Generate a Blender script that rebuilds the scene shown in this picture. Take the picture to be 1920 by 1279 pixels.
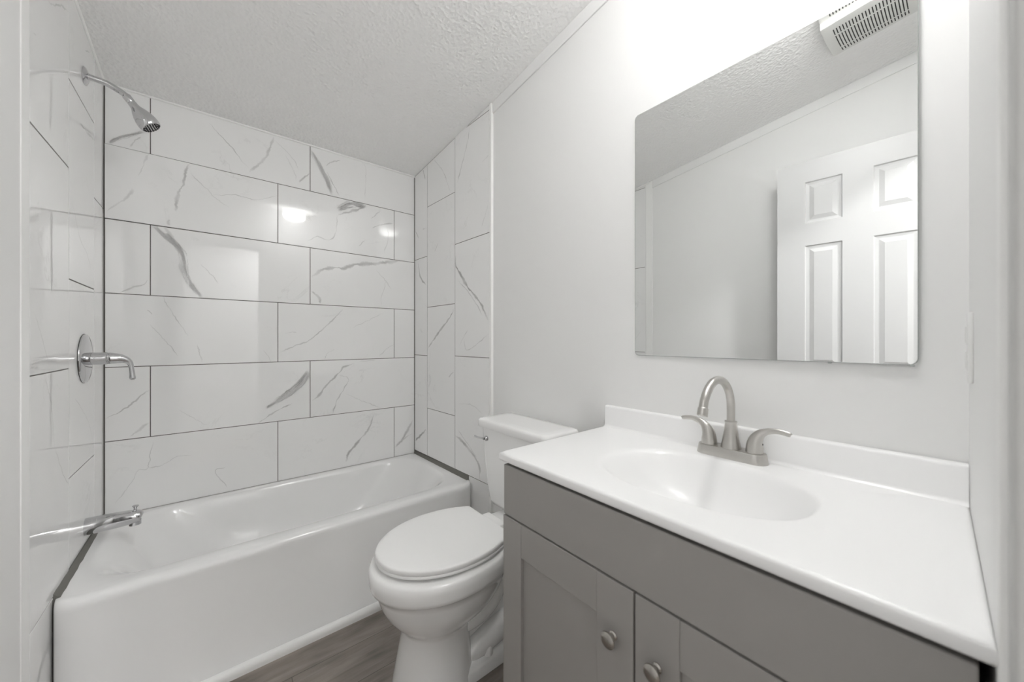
import bpy, bmesh, math, random
from math import sin, cos, pi, sqrt, radians
from mathutils import Vector, Matrix, noise

# ---------------------------------------------------------------- clear
for o in list(bpy.data.objects):
    bpy.data.objects.remove(o, do_unlink=True)
scene = bpy.context.scene
COL = scene.collection

# ---------------------------------------------------------------- camera
FPX, CXP, CYP = 679.0, 960.0, 637.5
YAW = math.atan2(558, 679)
cam_d = bpy.data.cameras.new('camera')
cam = bpy.data.objects.new('camera', cam_d)
COL.objects.link(cam)
cam.location = (-0.9937, -2.195, 1.0855)
cam.rotation_euler = (pi / 2, 0, -YAW)
cam_d.sensor_fit = 'HORIZONTAL'
cam_d.sensor_width = 36.0
cam_d.lens = 36.0 * FPX / 1920.0
cam_d.shift_y = -(639.5 - CYP) / 1920.0
cam_d.clip_start = 0.01
cam_d.dof.use_dof = True
cam_d.dof.focus_distance = 1.75
cam_d.dof.aperture_fstop = 3.5
scene.camera = cam

# ---------------------------------------------------------------- world, exposure
w = bpy.data.worlds.new('world')
scene.world = w
w.use_nodes = True
w.node_tree.nodes['Background'].inputs[0].default_value = (1, 1, 1, 1)
w.node_tree.nodes['Background'].inputs[1].default_value = 0.0
scene.view_settings.view_transform = 'Standard'
scene.view_settings.look = 'None'
scene.view_settings.gamma = 1.0
scene.view_settings.use_curve_mapping = False
scene.view_settings.exposure = 0.92
scene.cycles.max_bounces = 24
scene.cycles.diffuse_bounces = 20      # a small white room lives on its inter-reflections
scene.cycles.glossy_bounces = 8
LENS_EMIT = 27.0          # the bathroom's flush ceiling lamp
HALL_FILL_WATTS = 17.0         # unseen hallway lamp, added as fill through the doorway

# ---------------------------------------------------------------- room numbers (metres)
XL = -1.342                      # left wall face
YF = -2.2225                      # front (door) wall face at the doorway
CEIL0, SLOPE = 2.135, 0.117      # ceiling rises towards the door
HALL_Y = -3.35
def zc(y): return CEIL0 - SLOPE * y
RT = 0.045                       # the right tile wall runs slightly out of square
def xr(y): return -RT * y
WALLX0 = 0.045
def xw(y): return WALLX0 + 0.012 * (-y - 0.79)      # painted right wall
def yfr(x): return YF + 0.0180 * (x + 0.416) if x > -0.416 else YF    # the front wall leans in a little beside the vanity
ZT = 0.36                        # tub rim height

# ---------------------------------------------------------------- material helpers
def mat(name):
    m = bpy.data.materials.new(name)
    m.use_nodes = True
    nt = m.node_tree
    return m, nt, nt.nodes['Principled BSDF']
def simple(name, col, rough=0.5, metal=0.0, coat=0.0, spec=0.5, bump=None):
    m, nt, b = mat(name)
    b.inputs['Base Color'].default_value = (*col, 1)
    b.inputs['Roughness'].default_value = rough
    b.inputs['Metallic'].default_value = metal
    b.inputs['Coat Weight'].default_value = coat
    b.inputs['Coat Roughness'].default_value = 0.04
    b.inputs['Specular IOR Level'].default_value = spec
    tc = nt.nodes.new('ShaderNodeTexCoord')
    ns = nt.nodes.new('ShaderNodeTexNoise')
    ns.inputs['Scale'].default_value = bump[0] if bump else 6.0
    ns.inputs['Detail'].default_value = bump[2] if bump else 3.0
    nt.links.new(tc.outputs['Object'], ns.inputs['Vector'])
    if bump:
        bp = nt.nodes.new('ShaderNodeBump')
        bp.inputs['Strength'].default_value = bump[1]
        bp.inputs['Distance'].default_value = 0.002
        nt.links.new(ns.outputs['Fac'], bp.inputs['Height'])
        nt.links.new(bp.outputs['Normal'], b.inputs['Normal'])
    else:                       # a trace of unevenness in the finish
        mr = nt.nodes.new('ShaderNodeMapRange')
        mr.inputs['To Min'].default_value = max(rough - 0.015, 0.0)
        mr.inputs['To Max'].default_value = rough + 0.015
        nt.links.new(ns.outputs['Fac'], mr.inputs['Value'])
        nt.links.new(mr.outputs['Result'], b.inputs['Roughness'])
    return m

M = {}
M['wall'] = simple('wall paint', (0.82, 0.82, 0.815), 0.55, bump=(60, 0.04, 4))
M['trim'] = simple('white trim paint', (0.90, 0.90, 0.89), 0.35)
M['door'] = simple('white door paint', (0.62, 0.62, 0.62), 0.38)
M['porcelain'] = simple('white porcelain', (0.91, 0.91, 0.905), 0.12, coat=0.6)
M['seat'] = simple('white seat plastic', (0.91, 0.91, 0.905), 0.28)
M['tub'] = simple('white enamel', (0.87, 0.87, 0.868), 0.16, coat=0.4)
M['top'] = simple('white cultured marble', (0.91, 0.91, 0.91), 0.30, coat=0.12)
M['cabinet'] = simple('grey cabinet paint', (0.345, 0.332, 0.317), 0.42)
M['dark'] = simple('dark gap', (0.012, 0.012, 0.012), 0.8)
M['slot'] = simple('vent slot', (0.05, 0.05, 0.048), 0.8)
M['chrome'] = simple('chrome', (0.62, 0.62, 0.63), 0.06, metal=1.0)
M['nickel'] = simple('brushed nickel', (0.56, 0.545, 0.52), 0.30, metal=1.0)
M['knob'] = simple('satin nickel knob', (0.46, 0.44, 0.41), 0.24, metal=1.0)
M['caulk'] = simple('grey caulk', (0.17, 0.165, 0.15), 0.6)
M['light_caulk'] = simple('light grey caulk', (0.42, 0.42, 0.41), 0.6)
M['grout'] = simple('dark grout', (0.135, 0.128, 0.118), 0.85)
M['vent'] = simple('vent plastic', (0.78, 0.78, 0.76), 0.4)
M['plate'] = simple('white cover plate', (0.80, 0.80, 0.79), 0.3)
M['rubber'] = simple('dark rubber nozzle', (0.02, 0.02, 0.02), 0.5)
M['mirror'] = simple('mirror silvering', (0.86, 0.87, 0.865), 0.0, metal=1.0)
for nd in list(M['mirror'].node_tree.nodes):
    if nd.type == 'MAP_RANGE':
        nd.inputs['To Min'].default_value = 0.0
        nd.inputs['To Max'].default_value = 0.004
M['glass_edge'] = simple('mirror edge', (0.36, 0.38, 0.37), 0.15)

def ceiling_mat():
    m, nt, b = mat('stippled ceiling')
    b.inputs['Base Color'].default_value = (0.93, 0.93, 0.925, 1)
    b.inputs['Roughness'].default_value = 0.8
    tc = nt.nodes.new('ShaderNodeTexCoord')
    n1 = nt.nodes.new('ShaderNodeTexNoise'); n1.inputs['Scale'].default_value = 95; n1.inputs['Detail'].default_value = 3
    n2 = nt.nodes.new('ShaderNodeTexVoronoi'); n2.inputs['Scale'].default_value = 70
    mx = nt.nodes.new('ShaderNodeMath'); mx.operation = 'ADD'
    bp = nt.nodes.new('ShaderNodeBump'); bp.inputs['Strength'].default_value = 0.6; bp.inputs['Distance'].default_value = 0.005
    nt.links.new(tc.outputs['Object'], n1.inputs['Vector'])
    nt.links.new(tc.outputs['Object'], n2.inputs['Vector'])
    nt.links.new(n1.outputs['Fac'], mx.inputs[0])
    nt.links.new(n2.outputs['Distance'], mx.inputs[1])
    nt.links.new(mx.outputs[0], bp.inputs['Height'])
    nt.links.new(bp.outputs['Normal'], b.inputs['Normal'])
    return m
M['ceiling'] = ceiling_mat()

def tile_mat():
    """polished white porcelain tile: soft clouding, faint hairline veins, strong grey veins from the 'vein' attribute"""
    m, nt, b = mat('marble look tile')
    N = nt.nodes.new; Lk = nt.links.new
    b.inputs['Roughness'].default_value = 0.035
    b.inputs['Coat Weight'].default_value = 0.0
    b.inputs['Specular IOR Level'].default_value = 0.85
    tc = N('ShaderNodeTexCoord')
    at = N('ShaderNodeAttribute'); at.attribute_name = 'tile_seed'
    add = N('ShaderNodeVectorMath'); add.operation = 'ADD'
    Lk(tc.outputs['Object'], add.inputs[0]); Lk(at.outputs['Vector'], add.inputs[1])
    # hairline veins
    n1 = N('ShaderNodeTexNoise'); n1.inputs['Scale'].default_value = 2.6; n1.inputs['Detail'].default_value = 7; n1.inputs['Roughness'].default_value = 0.62
    n1.inputs['Distortion'].default_value = 0.6
    Lk(add.outputs[0], n1.inputs['Vector'])
    s1 = N('ShaderNodeMath'); s1.operation = 'SUBTRACT'; s1.inputs[1].default_value = 0.5
    a1 = N('ShaderNodeMath'); a1.operation = 'ABSOLUTE'
    r1 = N('ShaderNodeMapRange'); r1.inputs['From Min'].default_value = 0.0; r1.inputs['From Max'].default_value = 0.012
    r1.inputs['To Min'].default_value = 1.0; r1.inputs['To Max'].default_value = 0.0
    Lk(n1.outputs['Fac'], s1.inputs[0]); Lk(s1.outputs[0], a1.inputs[0]); Lk(a1.outputs[0], r1.inputs['Value'])
    n2 = N('ShaderNodeTexNoise'); n2.inputs['Scale'].default_value = 5.0; n2.inputs['Detail'].default_value = 2
    Lk(add.outputs[0], n2.inputs['Vector'])
    r2 = N('ShaderNodeMapRange'); r2.inputs['From Min'].default_value = 0.52; r2.inputs['From Max'].default_value = 0.72
    r2.inputs['To Min'].default_value = 0.0; r2.inputs['To Max'].default_value = 0.11
    Lk(n2.outputs['Fac'], r2.inputs['Value'])
    hair = N('ShaderNodeMath'); hair.operation = 'MULTIPLY'
    Lk(r1.outputs['Result'], hair.inputs[0]); Lk(r2.outputs['Result'], hair.inputs[1])
    # strong veins (attribute), broken up by fine noise
    av = N('ShaderNodeAttribute'); av.attribute_name = 'vein'
    sp = N('ShaderNodeSeparateColor'); Lk(av.outputs['Color'], sp.inputs['Color'])
    n3 = N('ShaderNodeTexNoise'); n3.inputs['Scale'].default_value = 150; n3.inputs['Detail'].default_value = 4
    Lk(tc.outputs['Object'], n3.inputs['Vector'])
    r3 = N('ShaderNodeMapRange'); r3.inputs['From Min'].default_value = 0.40; r3.inputs['From Max'].default_value = 0.60
    r3.inputs['To Min'].default_value = 0.35; r3.inputs['To Max'].default_value = 1.0
    Lk(n3.outputs['Fac'], r3.inputs['Value'])
    # speckle weight in the green channel: mix between the even and the broken line
    mixs = N('ShaderNodeMix'); mixs.data_type = 'FLOAT'
    mixs.inputs[2].default_value = 0.85
    Lk(sp.outputs['Green'], mixs.inputs[0]); Lk(r3.outputs['Result'], mixs.inputs[3])
    vs = N('ShaderNodeMath'); vs.operation = 'MULTIPLY'
    Lk(sp.outputs['Red'], vs.inputs[0]); Lk(mixs.outputs[0], vs.inputs[1])
    tot = N('ShaderNodeMath'); tot.operation = 'MAXIMUM'
    Lk(vs.outputs[0], tot.inputs[0]); Lk(hair.outputs[0], tot.inputs[1])
    mixc = N('ShaderNodeMix'); mixc.data_type = 'RGBA'
    mixc.inputs['A'].default_value = (0.88, 0.88, 0.878, 1)
    mixc.inputs['B'].default_value = (0.12, 0.115, 0.11, 1)
    Lk(tot.outputs[0], mixc.inputs['Factor'])
    Lk(mixc.outputs['Result'], b.inputs['Base Color'])
    return m
M['tile'] = tile_mat()

def floor_mat():
    m, nt, b = mat('grey brown plank floor')
    N = nt.nodes.new; Lk = nt.links.new
    b.inputs['Roughness'].default_value = 0.42
    tc = N('ShaderNodeTexCoord')
    br = N('ShaderNodeTexBrick')
    br.offset = 0.37; br.offset_frequency = 2
    br.inputs['Scale'].default_value = 1.0
    br.inputs['Brick Width'].default_value = 1.22
    br.inputs['Row Height'].default_value = 0.152
    br.inputs['Mortar Size'].default_value = 0.0012
    br.inputs['Mortar Smooth'].default_value = 0.4
    br.inputs['Bias'].default_value = 0.0
    br.inputs['Color1'].default_value = (0.215, 0.183, 0.163, 1)
    br.inputs['Color2'].default_value = (0.275, 0.242, 0.216, 1)
    br.inputs['Mortar'].default_value = (0.09, 0.075, 0.066, 1)
    mpb = N('ShaderNodeMapping'); mpb.inputs['Location'].default_value = (0.35, 0.085, 0)
    Lk(tc.outputs['Object'], mpb.inputs['Vector']); Lk(mpb.outputs['Vector'], br.inputs['Vector'])
    mp = N('ShaderNodeMapping'); mp.inputs['Scale'].default_value = (1.6, 26, 1)
    Lk(tc.outputs['Object'], mp.inputs['Vector'])
    n1 = N('ShaderNodeTexNoise'); n1.inputs['Scale'].default_value = 1.5; n1.inputs['Detail'].default_value = 8; n1.inputs['Roughness'].default_value = 0.62
    n1.inputs['Distortion'].default_value = 0.5
    Lk(mp.outputs['Vector'], n1.inputs['Vector'])
    mp2 = N('ShaderNodeMapping'); mp2.inputs['Scale'].default_value = (3, 9, 1)
    Lk(tc.outputs['Object'], mp2.inputs['Vector'])
    n2 = N('ShaderNodeTexNoise'); n2.inputs['Scale'].default_value = 2.2; n2.inputs['Detail'].default_value = 3
    Lk(mp2.outputs['Vector'], n2.inputs['Vector'])
    ad = N('ShaderNodeMath'); ad.operation = 'ADD'
    Lk(n1.outputs['Fac'], ad.inputs[0]); Lk(n2.outputs['Fac'], ad.inputs[1])
    cr = N('ShaderNodeMapRange'); cr.inputs['From Min'].default_value = 0.65; cr.inputs['From Max'].default_value = 1.35
    cr.inputs['To Min'].default_value = 0.52; cr.inputs['To Max'].default_value = 1.38
    Lk(ad.outputs[0], cr.inputs['Value'])
    mul = N('ShaderNodeMix'); mul.data_type = 'RGBA'; mul.blend_type = 'MULTIPLY'; mul.inputs['Factor'].default_value = 1.0
    Lk(br.outputs['Color'], mul.inputs['A']); Lk(cr.outputs['Result'], mul.inputs['B'])
    Lk(mul.outputs['Result'], b.inputs['Base Color'])
    bp = N('ShaderNodeBump'); bp.inputs['Strength'].default_value = 0.15; bp.inputs['Distance'].default_value = 0.001
    Lk(n1.outputs['Fac'], bp.inputs['Height']); Lk(bp.outputs['Normal'], b.inputs['Normal'])
    return m
M['floor'] = floor_mat()
M['jamb'] = simple('grey jamb tone', (0.56, 0.56, 0.55), 0.5)  # even tone, greyer than the white trim

def emit_mat(name, col, strength):
    m = bpy.data.materials.new(name); m.use_nodes = True
    nt = m.node_tree
    nt.nodes.remove(nt.nodes['Principled BSDF'])
    e = nt.nodes.new('ShaderNodeEmission')
    e.inputs['Color'].default_value = (*col, 1); e.inputs['Strength'].default_value = strength
    nt.links.new(e.outputs[0], nt.nodes['Material Output'].inputs['Surface'])
    return m
M['lens'] = emit_mat('glowing lamp lens', (1.0, 0.995, 0.985), LENS_EMIT)
M['hall_fill_lens'] = emit_mat('glowing hall fill lens', (1.0, 0.98, 0.95), 6.0)

# ---------------------------------------------------------------- mesh helpers
def obj(name, bm, mats, parent=None, smooth=None, bevel=None):
    bmesh.ops.recalc_face_normals(bm, faces=bm.faces) if smooth is not False else None
    me = bpy.data.meshes.new(name)
    bm.to_mesh(me); bm.free()
    if not isinstance(mats, (list, tuple)): mats = [mats]
    for m in mats: me.materials.append(m)
    if smooth:
        for p in me.polygons: p.use_smooth = True
        me.set_sharp_from_angle(angle=radians(smooth))
    o = bpy.data.objects.new(name, me)
    COL.objects.link(o)
    if parent is not None: o.parent = parent
    if bevel:
        md = o.modifiers.new('bevel', 'BEVEL'); md.width = bevel[0]; md.segments = bevel[1]; md.limit_method = 'ANGLE'
        md.angle_limit = radians(40); md.harden_normals = False
        for p in me.polygons: p.use_smooth = True
        me.set_sharp_from_angle(angle=radians(40))
    return o
def tag(o, label, cat, group=None, kind=None):
    o['label'] = label; o['category'] = cat
    if group: o['group'] = group
    if kind: o['kind'] = kind
    return o
def thing(name, label, cat, loc=(0, 0, 0), group=None):
    o = bpy.data.objects.new(name, None); COL.objects.link(o)
    o.empty_display_size = 0.05
    o.location = loc
    tag(o, label, cat, group)
    return o
def struct(o, label=None, cat=None):
    o['kind'] = 'structure'
    if label: o['label'] = label
    if cat: o['category'] = cat
    return o
def local(o, t):
    """world coordinates were used for the mesh: express it relative to thing t"""
    o.matrix_parent_inverse = Matrix.Translation(-Vector(t.location))
    return o
def part(name, bm, mats, t, smooth=None, bevel=None, label=None, root=None):
    o = obj(name, bm, mats, t, smooth, bevel)
    if root is None and t.type == 'EMPTY': local(o, t)
    if label: o['label'] = label
    return o
def face(bm, pts, mi=0):
    vs = [bm.verts.new(p) for p in pts]
    f = bm.faces.new(vs); f.material_index = mi
    return f
def box(bm, x0, x1, y0, y1, z0, z1, mi=0):
    v = [bm.verts.new(p) for p in ((x0,y0,z0),(x1,y0,z0),(x1,y1,z0),(x0,y1,z0),(x0,y0,z1),(x1,y0,z1),(x1,y1,z1),(x0,y1,z1))]
    for q in ((0,3,2,1),(4,5,6,7),(0,1,5,4),(1,2,6,5),(2,3,7,6),(3,0,4,7)):
        f = bm.faces.new([v[i] for i in q]); f.material_index = mi
    return v
def hexa(bm, b4, t4, mi=0):
    v = [bm.verts.new(p) for p in list(b4) + list(t4)]
    for q in ((0,3,2,1),(4,5,6,7),(0,1,5,4),(1,2,6,5),(2,3,7,6),(3,0,4,7)):
        f = bm.faces.new([v[i] for i in q]); f.material_index = mi
def loft(bm, rings, close=True, cap0=False, cap1=False, mi=0):
    vr = [[bm.verts.new(p) for p in r] for r in rings]
    n = len(vr[0])
    for a, b in zip(vr[:-1], vr[1:]):
        for i in range(n if close else n - 1):
            j = (i + 1) % n
            f = bm.faces.new((a[i], a[j], b[j], b[i])); f.material_index = mi
    if cap0: bm.faces.new(vr[0][::-1]).material_index = mi
    if cap1: bm.faces.new(vr[-1]).material_index = mi
    return vr
def lathe(bm, prof, origin, axis, n=40, cap=True, mi=0):
    """prof: (radius, height along axis)"""
    axis = Vector(axis).normalized()
    up = Vector((0, 0, 1)) if abs(axis.z) < 0.9 else Vector((1, 0, 0))
    u = axis.cross(up).normalized(); v = axis.cross(u)
    O = Vector(origin)
    rings = [[O + axis * h + (u * cos(2*pi*i/n) + v * sin(2*pi*i/n)) * r for i in range(n)] for r, h in prof]
    loft(bm, rings, True, cap, cap, mi)
def catmull(pts, k=8):
    P = [Vector(p) for p in pts]
    P = [P[0]*2 - P[1]] + P + [P[-1]*2 - P[-2]]
    out = []
    for i in range(1, len(P) - 2):
        for j in range(k):
            t = j / k
            a, b, c, d = P[i-1], P[i], P[i+1], P[i+2]
            out.append(0.5*((2*b) + (c-a)*t + (2*a-5*b+4*c-d)*t*t + (3*b-a-3*c+d)*t**3))
    out.append(P[-2])
    return out
def tube(bm, pts, rad, n=24, k=8, flat=None, mi=0, smooth_path=True, cap=True):
    """rad: one radius per control point; flat: optional second radius list (across, along the frame's v)"""
    m = len(pts)
    if smooth_path:
        path = catmull([(*p,) for p in pts], k)
        def interp(L):
            Q = catmull([(r, 0, 0) for r in L], k); return [q.x for q in Q]
        rr = interp(rad); ff = interp(flat) if flat else rr
    else:
        path = [Vector(p) for p in pts]; rr = rad; ff = flat or rad
    rings = []
    up = None
    for i, p in enumerate(path):
        a = path[max(i-1, 0)]; b = path[min(i+1, len(path)-1)]
        t = (b - a).normalized()
        if up is None:
            up = Vector((0, 0, 1)) if abs(t.z) < 0.9 else Vector((1, 0, 0))
        u = t.cross(up).normalized(); up = u.cross(t).normalized()
        rings.append([p + u*cos(2*pi*q/n)*rr[i] + up*sin(2*pi*q/n)*ff[i] for q in range(n)])
    loft(bm, rings, True, cap, cap, mi)
def rrect(x0, x1, y0, y1, r, z, k=8, m=12):
    """rounded rectangle, counter-clockwise from the (x1,y0) corner start; constant vertex count"""
    pts = []
    cs = [((x1-r, y0+r), -pi/2), ((x1-r, y1-r), 0), ((x0+r, y1-r), pi/2), ((x0+r, y0+r), pi)]
    for q in range(4):
        (cx, cy), a0 = cs[q]
        for i in range(k + 1):
            a = a0 + (pi/2) * i / k
            pts.append(Vector((cx + r*cos(a), cy + r*sin(a), z)))
        (nx, ny), b0 = cs[(q+1) % 4]
        e0 = pts[-1]; e1 = Vector((nx + r*cos(b0), ny + r*sin(b0), z))
        for i in range(1, m):
            pts.append(e0.lerp(e1, i / m))
    return pts

# vein courses on the tile: ([(u, z) ...] metres along the wall, width, strength, speckled)
VEINS_BACK = [
  ([(-1.325,1.894),(-1.306,1.918),(-1.268,1.947),(-1.23,1.974)],0.0134,0.62,1),
  ([(-1.268,1.898),(-1.248,1.932),(-1.237,1.952)],0.0113,0.3,0),
  ([(-1.013,2.096),(-0.982,2.062),(-0.93,2.01),(-0.895,1.959),(-0.863,1.932)],0.0041,0.4,0),
  ([(-0.759,2.121),(-0.766,2.095),(-0.783,2.041),(-0.801,1.992),(-0.862,1.912)],0.0134,0.34,0),
  ([(-0.752,2.103),(-0.674,2.035),(-0.652,1.986)],0.0044,0.25,0),
  ([(-0.71,2.046),(-0.669,1.961),(-0.659,1.921)],0.0039,0.2,0),
  ([(-0.6,1.983),(-0.625,1.951),(-0.647,1.919)],0.01,0.5,0),
  ([(-1.081,1.881),(-1.091,1.854),(-1.105,1.777),(-1.124,1.715),(-1.127,1.657)],0.012,0.5,0),
  ([(-1.147,1.617),(-1.15,1.59)],0.0094,0.3,0),
  ([(-1.078,1.843),(-1.0,1.762),(-0.939,1.716)],0.0037,0.28,0),
  ([(-1.0,1.76),(-0.913,1.784),(-0.834,1.78),(-0.743,1.827)],0.0042,0.3,0),
  ([(-1.212,1.883),(-1.227,1.83),(-1.244,1.779)],0.0068,0.2,0),
  ([(-1.258,1.721),(-1.278,1.676),(-1.334,1.61)],0.0111,0.2,0),
  ([(-1.192,1.577),(-1.162,1.541),(-1.121,1.501),(-1.101,1.451),(-1.099,1.403),(-1.081,1.345),(-1.043,1.285)],0.0262,0.5,1),
  ([(-1.169,1.593),(-1.147,1.55),(-1.108,1.486)],0.0118,0.28,0),
  ([(-1.043,1.435),(-0.994,1.379),(-0.978,1.351)],0.0037,0.28,0),
  ([(-0.589,2.099),(-0.562,2.062),(-0.535,2.01),(-0.513,1.969),(-0.489,1.904)],0.0263,0.55,1),
  ([(-0.513,2.016),(-0.476,1.946),(-0.451,1.897)],0.006,0.38,0),
  ([(-0.519,2.046),(-0.476,2.083),(-0.442,2.098)],0.0048,0.35,0),
  ([(-0.329,2.126),(-0.304,2.089),(-0.31,1.918)],0.0044,0.2,0),
  ([(-0.46,1.821),(-0.433,1.839),(-0.382,1.87),(-0.304,1.873)],0.0459,0.6,1),
  ([(-0.456,1.789),(-0.382,1.827),(-0.31,1.865)],0.0153,0.5,0),
  ([(-0.462,1.785),(-0.467,1.688),(-0.501,1.64),(-0.562,1.647),(-0.61,1.615)],0.0059,0.34,0),
  ([(-0.268,1.754),(-0.195,1.791),(-0.138,1.806)],0.0081,0.42,0),
  ([(-0.171,1.767),(-0.172,1.704),(-0.197,1.616)],0.0052,0.3,0),
  ([(-0.273,1.804),(-0.242,1.839),(-0.216,1.871)],0.0064,0.28,0),
  ([(-0.346,1.63),(-0.31,1.671)],0.0062,0.3,0),
  ([(-0.589,1.429),(-0.535,1.469),(-0.475,1.49),(-0.423,1.493),(-0.359,1.523),(-0.264,1.539),(-0.133,1.573),(-0.009,1.597)],0.0186,0.5,0),
  ([(-0.589,1.347),(-0.564,1.329),(-0.55,1.308),(-0.548,1.285)],0.0145,0.5,0),
  ([(-0.245,1.503),(-0.184,1.445),(-0.154,1.396)],0.0045,0.28,0),
  ([(-0.184,1.445),(-0.21,1.352),(-0.213,1.29)],0.0045,0.25,0),
  ([(-0.428,1.264),(-0.467,1.216),(-0.535,1.144),(-0.6,1.084),(-0.669,1.053),(-0.736,1.021)],0.0075,0.38,0),
  ([(-0.475,1.033),(-0.511,1.01),(-0.524,0.978)],0.0044,0.3,0),
  ([(-0.134,1.061),(-0.181,1.032),(-0.226,0.987)],0.0052,0.28,0),
  ([(-0.207,1.246),(-0.292,1.201),(-0.379,1.155)],0.005,0.22,0),
  ([(-0.712,1.117),(-0.679,1.126),(-0.659,1.123)],0.0045,0.25,0),
  ([(-0.605,0.915),(-0.631,0.866),(-0.669,0.826),(-0.722,0.787),(-0.754,0.768)],0.0475,0.58,1),
  ([(-0.679,0.752),(-0.75,0.722),(-0.826,0.67)],0.0087,0.48,0),
  ([(-0.79,0.743),(-0.754,0.768)],0.0162,0.4,1),
  ([(-0.369,0.948),(-0.423,0.932),(-0.459,0.892),(-0.519,0.831),(-0.55,0.788),(-0.584,0.756)],0.0119,0.5,0),
  ([(-0.45,0.887),(-0.401,0.86),(-0.432,0.797),(-0.467,0.734),(-0.489,0.671)],0.0072,0.4,0),
  ([(-0.341,0.96),(-0.248,0.964)],0.005,0.28,0),
  ([(-0.414,0.78),(-0.323,0.728),(-0.216,0.674)],0.0044,0.25,0),
  ([(-1.199,0.645),(-1.206,0.595),(-1.216,0.535),(-1.242,0.529),(-1.267,0.478),(-1.312,0.411)],0.0039,0.3,0),
  ([(-1.216,0.535),(-1.163,0.542),(-1.119,0.566),(-1.073,0.561)],0.0042,0.32,0),
  ([(-0.951,0.483),(-0.99,0.468),(-0.945,0.384)],0.0045,0.38,0),
  ([(-1.337,0.762),(-1.287,0.796),(-1.212,0.869)],0.0071,0.42,0),
  ([(-1.212,0.729),(-1.239,0.703),(-1.267,0.679)],0.0136,0.3,0),
  ([(-1.169,1.276),(-1.141,1.209),(-1.113,1.158),(-1.085,1.104)],0.0047,0.32,0),
  ([(-1.207,1.153),(-1.147,1.063),(-1.121,1.013)],0.0038,0.28,0),
  ([(-1.056,1.065),(-1.036,0.981)],0.0049,0.25,0),
  ([(-0.803,1.033),(-0.781,0.998),(-0.772,0.971)],0.004,0.28,0),
  ([(-1.216,1.215),(-1.204,1.195)],0.0046,0.3,0),
  ([(-0.258,0.641),(-0.287,0.563),(-0.341,0.5),(-0.399,0.44),(-0.414,0.391)],0.0155,0.55,0),
  ([(-0.012,0.572),(-0.072,0.472),(-0.127,0.419)],0.0168,0.42,0),
  ([(-1.3,1.282),(-1.266,1.304),(-1.234,1.318),(-1.212,1.343)],0.0068,0.42,0),
  ([(-0.016,0.49),(-0.114,0.44)],0.0101,0.35,0),
  ([(-1.117,0.775),(-1.072,0.733),(-1.017,0.688)],0.0034,0.2,0),
]
VEINS_RIGHT = [
  ([(-0.606,2.193),(-0.592,2.126),(-0.534,2.014),(-0.495,1.935)],0.0079,0.42,0),
  ([(-0.234,2.165),(-0.348,2.045),(-0.425,1.904)],0.0049,0.32,0),
  ([(-0.109,2.142),(-0.142,2.072)],0.0099,0.5,0),
  ([(-0.477,1.543),(-0.48,1.487),(-0.534,1.423),(-0.604,1.349),(-0.696,1.273),(-0.76,1.183)],0.0167,0.6,0),
  ([(-0.495,1.407),(-0.566,1.359),(-0.651,1.282),(-0.718,1.206)],0.0055,0.4,0),
  ([(-0.048,1.577),(-0.076,1.483),(-0.148,1.42)],0.0133,0.5,0),
  ([(-0.764,1.983),(-0.714,1.965)],0.0047,0.35,0),
  ([(-0.764,1.747),(-0.709,1.646)],0.0047,0.3,0),
  ([(-0.453,1.257),(-0.434,1.223),(-0.313,1.139),(-0.234,1.082),(-0.173,1.035)],0.0169,0.6,0),
  ([(-0.764,1.113),(-0.593,1.033),(-0.551,1.093)],0.0049,0.32,0),
  ([(-0.511,1.055),(-0.59,1.137)],0.0051,0.3,0),
  ([(-0.19,0.881),(-0.202,0.84),(-0.177,0.796)],0.0193,0.48,1),
  ([(-0.149,0.536),(-0.083,0.49),(-0.012,0.439)],0.0167,0.6,0),
  ([(-0.474,0.564),(-0.545,0.544),(-0.654,0.488),(-0.692,0.444),(-0.692,0.388)],0.0193,0.5,0),
  ([(-0.495,0.602),(-0.604,0.534),(-0.674,0.487)],0.0056,0.35,0),
  ([(-0.511,0.743),(-0.628,0.75),(-0.714,0.719)],0.005,0.25,0),
  ([(-0.405,0.878),(-0.459,0.909)],0.0074,0.35,0),
  ([(-0.295,1.652),(-0.253,1.607)],0.0063,0.3,0),
  ([(-0.11,1.772),(-0.15,1.772)],0.0099,0.35,0),
  ([(-0.012,1.78),(-0.055,1.727)],0.0068,0.4,0),
]
VEINS_LEFT = [
  ([(-0.639,2.002),(-0.597,2.025),(-0.528,2.07),(-0.463,2.098)],0.0092,0.34,0),
  ([(-0.419,1.522),(-0.337,1.425),(-0.254,1.391),(-0.201,1.343)],0.0037,0.3,0),
  ([(-0.584,0.779),(-0.509,0.682),(-0.455,0.635)],0.0032,0.32,0),
  ([(-0.671,0.997),(-0.614,0.905),(-0.584,0.779)],0.0035,0.3,0),
  ([(-0.618,0.26),(-0.678,0.242),(-0.715,0.214)],0.0225,0.22,1),
  ([(-0.337,1.815),(-0.237,1.823),(-0.156,1.835)],0.0095,0.3,0),
  ([(-0.743,1.851),(-0.723,1.857)],0.004,0.25,0),
  ([(-0.272,2.096),(-0.216,2.123)],0.0076,0.3,0),
  ([(-0.73,1.149),(-0.678,1.082),(-0.639,1.024)],0.0028,0.25,0),
  ([(-0.397,0.9),(-0.237,0.795),(-0.171,0.705)],0.0034,0.25,0),
]

# ================================================================ SETTING
rng = random.Random(7)
def quad_obj(name, pts_list, m, parent=None):
    bm = bmesh.new()
    for p in pts_list: face(bm, p)
    return obj(name, bm, m, parent)

# floor (one plank floor through the doorway into the hall)
bm = bmesh.new()
box(bm, -2.4, 1.0, HALL_Y - 0.1, 0.1, -0.06, 0.0)
floor = struct(obj('floor', bm, M['floor']), 'grey brown wood plank floor between the tub and the vanity', 'floor')

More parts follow.
